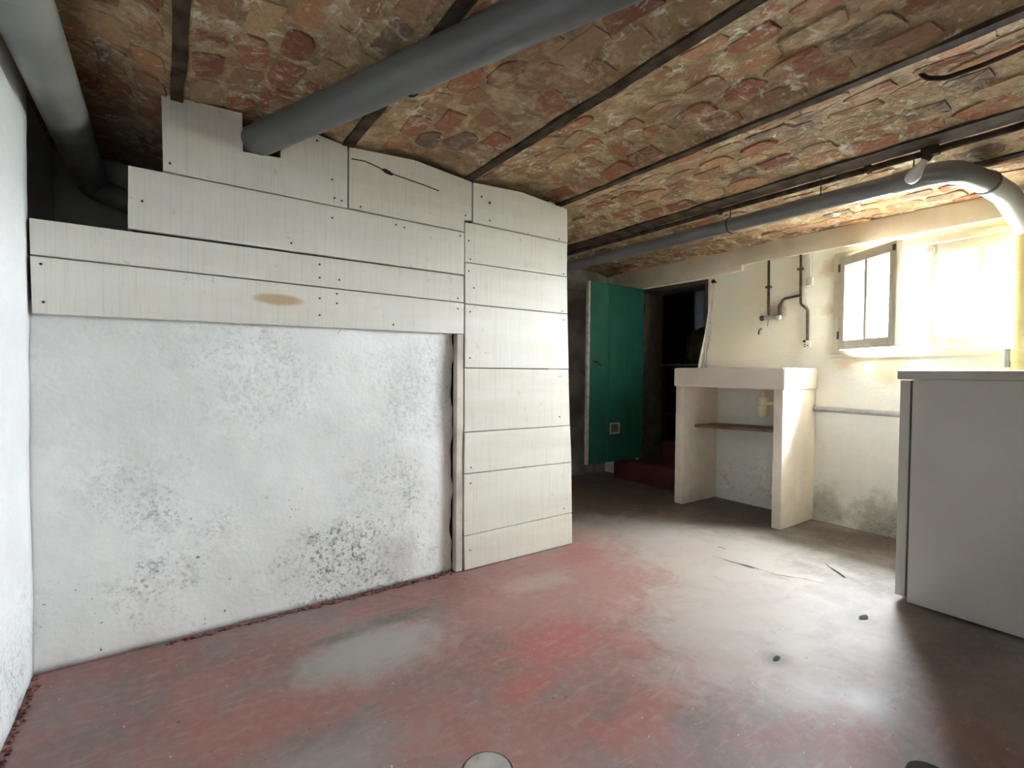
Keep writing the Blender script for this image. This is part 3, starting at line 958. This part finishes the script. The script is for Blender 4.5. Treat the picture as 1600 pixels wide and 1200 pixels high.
obj('door_edge', box(nb(), 2.955, 2.9745, DYF + .001, DYF + .033, .213, 1.784, .002), 'edge', dr, True)
vt = obj('vent', box(box(box(box(nb(), 3.225, 3.345, DYF - .008, DYF - .001, .548, .560), 3.225, 3.345, DYF - .008, DYF - .001, .462, .474), 3.225, 3.237, DYF - .008, DYF - .001, .474, .548), 3.333, 3.345, DYF - .008, DYF - .001, .474, .548), 'edge', dr)
for k in range(5):
    obj('slat', box(nb(), 3.238, 3.332, DYF - .006, DYF - .001, .479 + .014 * k, .486 + .014 * k), 'wood', vt)
lt = obj('latch', box(nb(), 3.005, 3.035, DYF - .006, DYF - .001, 1.05, 1.13, .002), 'green', dr, True)
tubeobj('lever', [(3.02, DYF - .004, 1.10), (3.02, DYF - .03, 1.10), (3.075, DYF - .035, 1.065)], .006, 'iron', lt, 8)
for zz in (.40, 1.07, 1.35, 1.52):
    obj('lock_plate', box(nb(), 2.949, 2.9555, DYF + .004, DYF + .03, zz, zz + .07, .001), 'edge', dr, True)
for zz in (.42, 1.55):
    obj('hinge', lathe(nb(), (3.662, DYF - .004, zz), (0, 0, 1), [(0, .008), (.09, .008)], 10), 'iron', dr, True)

# the store behind the doorway
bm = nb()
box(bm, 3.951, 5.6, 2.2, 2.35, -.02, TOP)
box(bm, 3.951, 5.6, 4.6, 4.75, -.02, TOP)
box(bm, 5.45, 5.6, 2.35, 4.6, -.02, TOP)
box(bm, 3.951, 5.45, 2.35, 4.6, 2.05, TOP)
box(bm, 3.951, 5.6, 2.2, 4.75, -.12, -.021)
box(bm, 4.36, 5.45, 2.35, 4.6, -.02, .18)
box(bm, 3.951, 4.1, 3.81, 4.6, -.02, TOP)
struct(obj('wall_store', bm, 'store'), 'walls of the unlit store, its darkness painted in')
ss = thing(empty('storage_rack', (4.65, 3.4, .18)), 'dim reddish timber rack inside the dark doorway', 'shelf rack')
for x, y in ((4.40, 3.46), (4.40, 2.75), (4.80, 3.46), (4.80, 2.75)):
    obj('post', box(nb(), x - .022, x + .022, y - .022, y + .022, .345 if x < 4.37 else .182, 1.10, .003), 'redwood', ss)
for zz in (.55, 1.08):
    obj('shelf', box(nb(), 4.37, 4.83, 2.70, 3.50, zz, zz + .025, .002), 'redwood' if zz < 1 else 'wood', ss)
# sack on the rack
bm = nb()
bmesh.ops.create_icosphere(bm, subdivisions=4, radius=1)
for v in bm.verts:
    c = v.co.copy()
    f = 1 + 0.12 * mnoise.fractal(c * 2.2, 1, 2, 3)
    z = max(-.72, c.z)
    v.co = Vector((4.55 + c.x * .13 * f, 3.10 + c.y * .17 * f * (1.0 if z < .3 else 1.05 - .5 * (z - .3)), 1.112 + .72 * .21 + z * .21 * (f if z > -.7 else 1)))
thing(obj('sack', bm, 'sack', None, 'all'), 'olive brown stuffed sack lying on the rack in the doorway', 'sack')
jr = thing(empty('jar', (4.45, 3.3, .575)), 'small pale jar on the lower shelf of the dim rack', 'jar')
obj('body', lathe(nb(), (4.45, 3.28, .576), (0, 0, 1), [(0, .03), (.004, .034), (.07, .034), (.085, .026)], 16), 'wood', jr, True)
obj('lid', lathe(nb(), (4.45, 3.28, .661), (0, 0, 1), [(0, .028), (.015, .028), (.017, .02)], 16), 'edge', jr, True)

# cloth hanging on a nail at the door jamb
bm = nb()
rows = []
NV, NU = 26, 14
for i in range(NV + 1):
    s = i / NV
    z = 1.745 - .70 * s
    yc = 2.392 + .095 * s ** 1.15
    hw = .007 + .036 * s ** 0.7
    r = []
    for j in range(NU + 1):
        u = j / NU * 2 - 1
        fold = math.sin(u * 7.5 + s * 1.2) * (.004 + .010 * s) + math.sin(u * 3 + 2) * .006 * s
        r.append(bm.verts.new((XR - .020 + fold - .004, yc + hw * u + .006 * math.sin(s * 9) * s, z)))
    rows.append(r)
for i in range(NV):
    for j in range(NU):
        bm.faces.new((rows[i][j], rows[i][j + 1], rows[i + 1][j + 1], rows[i + 1][j]))
cl = thing(obj('hanging_cloth', bm, 'cloth', None, 'all'), 'white crumpled cloth hanging on a nail between doorway and sink', 'cloth')
cl.modifiers.new('thickness', 'SOLIDIFY').thickness = .003
nl = thing(obj('wall_nail', lathe(nb(), (XR - .001, 2.385, 1.745), (-1, 0, .1), [(0, .006), (.035, .006), (.036, .016), (.044, .016), (.046, .006)], 12), 'iron', None, True), 'rusty peg in the wall holding the white cloth', 'peg')

# ------------------------------------------------------------------ refrigerator
fr = thing(empty('refrigerator', (2.95, .5, 0)), 'low white refrigerator with its side turned to the viewer', 'refrigerator')
FX0, FX1, FY0, FY1 = 2.656, 3.22, .20, .80
obj('body', box(nb(), FX0, FX1, FY0, FY1 - .026, .012, .985, .004), 'fridge', fr, True)
obj('gasket', box(nb(), FX0 + .004, FX1 - .004, FY1 - .026, FY1 - .019, .03, .98), 'rubber', fr)
obj('door', box(nb(), FX0, FX1, FY1 - .019, FY1 + .018, .03, .980, .004), 'fridge', fr, True)
obj('worktop', box(nb(), FX0 - .003, FX1 + .003, FY0, FY1 + .03, .985, 1.024, .006), 'fridgetop', fr, True)
obj('handle', box(nb(), FX1 - .06, FX1 - .035, FY1 + .018, FY1 + .045, .78, .95, .006), 'fridgetop', fr, True)
for x in (FX0 + .06, FX1 - .06):
    for y in (FY0 + .06, FY1 - .08):
        obj('foot', lathe(nb(), (x, y, .0015), (0, 0, 1), [(0, .018), (.012, .018)], 12), 'rubber', fr)

# ------------------------------------------------------------------ floor marks
def crack(name, pts, wd):
    fine = []
    for (a, b), (c, d_) in zip(pts, pts[1:]):
        for k in range(5):
            s = k / 5
            q = Vector((a + (c - a) * s, b + (d_ - b) * s, 0))
            q += Vector((mnoise.noise(q * 40), mnoise.noise(q * 40 + Vector((9, 9, 9))), 0)) * .008
            fine.append((q.x, q.y))
    ws = [wd * max(0.1, .6 + .9 * mnoise.noise(Vector((p[0] * 17, p[1] * 17, 2)))) * min(1, 4 * min(i, len(fine) - 1 - i) / len(fine) + .15) for i, p in enumerate(fine)]
    bm = ribbon(nb(), fine, ws, .0022)
    return obj(name, bm, 'grime', fl)

crack('crack', [(2.46, 1.58), (2.476, 1.459), (2.494, 1.364), (2.501, 1.253), (2.554, 1.171), (2.575, 1.122), (2.589, 1.043)], .0055)
crack('crack', [(2.872, 1.196), (2.806, 1.117), (2.761, 1.061), (2.735, 1.035)], .006)
crack('crack', [(2.62, 1.66), (2.625, 1.63), (2.62, 1.60)], .006)
for cx, cy, rx in ((2.365, .832, .028), (1.762, .880, .020)):
    bm = nb()
    c0 = bm.verts.new((cx, cy, .003))
    rg = [bm.verts.new((cx + rx * math.cos(a) * (1 + .5 * mnoise.noise(Vector((cx + a, cy, 0)))), cy + rx * .45 * math.sin(a) * (1 + .5 * mnoise.noise(Vector((cx, cy + a, 4)))), .0025)) for a in [2 * math.pi * k / 14 for k in range(14)]]
    for k in range(14):
        bm.faces.new((c0, rg[k], rg[(k + 1) % 14]))
    obj('pit', bm, 'grime', fl)

dc = thing(obj('drain_cover', lathe(nb(), (.655, 1.030, .002), (0, 0, 1), [(0, .062), (.004, .060), (.006, .050), (.0055, .03), (.005, .001)], 32), 'cover', None, True), 'round grey cement cover set in the floor', 'drain cover')
obj('rim', tube(nb(), [(.655 + .063 * math.cos(a), 1.030 + .063 * math.sin(a)       , .002) for a in [2 * math.pi * k / 32 for k in range(33)]], .003, 6), 'grime', dc)
fc = thing(obj('floor_cap', lathe(nb(), (1.555, .392, .002), (0, 0, 1), [(0, .052), (.006, .050), (.009, .035), (.009, .001)], 28), 'blackmetal', None, True), 'round black metal cap on the shaded floor near the refrigerator', 'floor cap')
obj('knob', lathe(nb(), (1.555, .392, .011), (0, 0, 1), [(0, .010), (.006, .010), (.008, .004)], 12), 'blackmetal', fc, True)

# plaster crumbs along the wall foot
bm = nb()
rr = random.Random(11)
def crumb(p, s):
    r = bmesh.ops.create_icosphere(bm, subdivisions=1, radius=s)
    k = Vector((rr.uniform(.7, 1.5), rr.uniform(.6, 1.1), rr.uniform(.4, .9)))
    for v in r['verts']:
        v.co = Vector((v.co.x * k.x, v.co.y * k.y, v.co.z * k.z)) * rr.uniform(.75, 1.2) + Vector(p)
for k in range(330):
    u = rr.random()
    x = XL + .35 + 1.17 * u ** .8
    if x > 1.17:
        continue
    crumb((x, 2.183 - abs(rr.gauss(0, .009)), .003), rr.uniform(.003, .0085))
for k in range(150):
    crumb((XL + .006 + abs(rr.gauss(0, .008)), rr.uniform(1.2, 2.18), .003), rr.uniform(.003, .008))
rb = obj('rubble', bm, 'rubble')
rb['kind'] = 'stuff'
rb['label'] = 'reddish brick crumbs along the foot of the whitewashed wall'
rb['category'] = 'rubble'

# ------------------------------------------------------------------ outside
struct(boxobj('ground_outside', (3.951, 16, -12, 2.15, .85, 1.02), 'gravel'), 'dark soil yard outside the window')
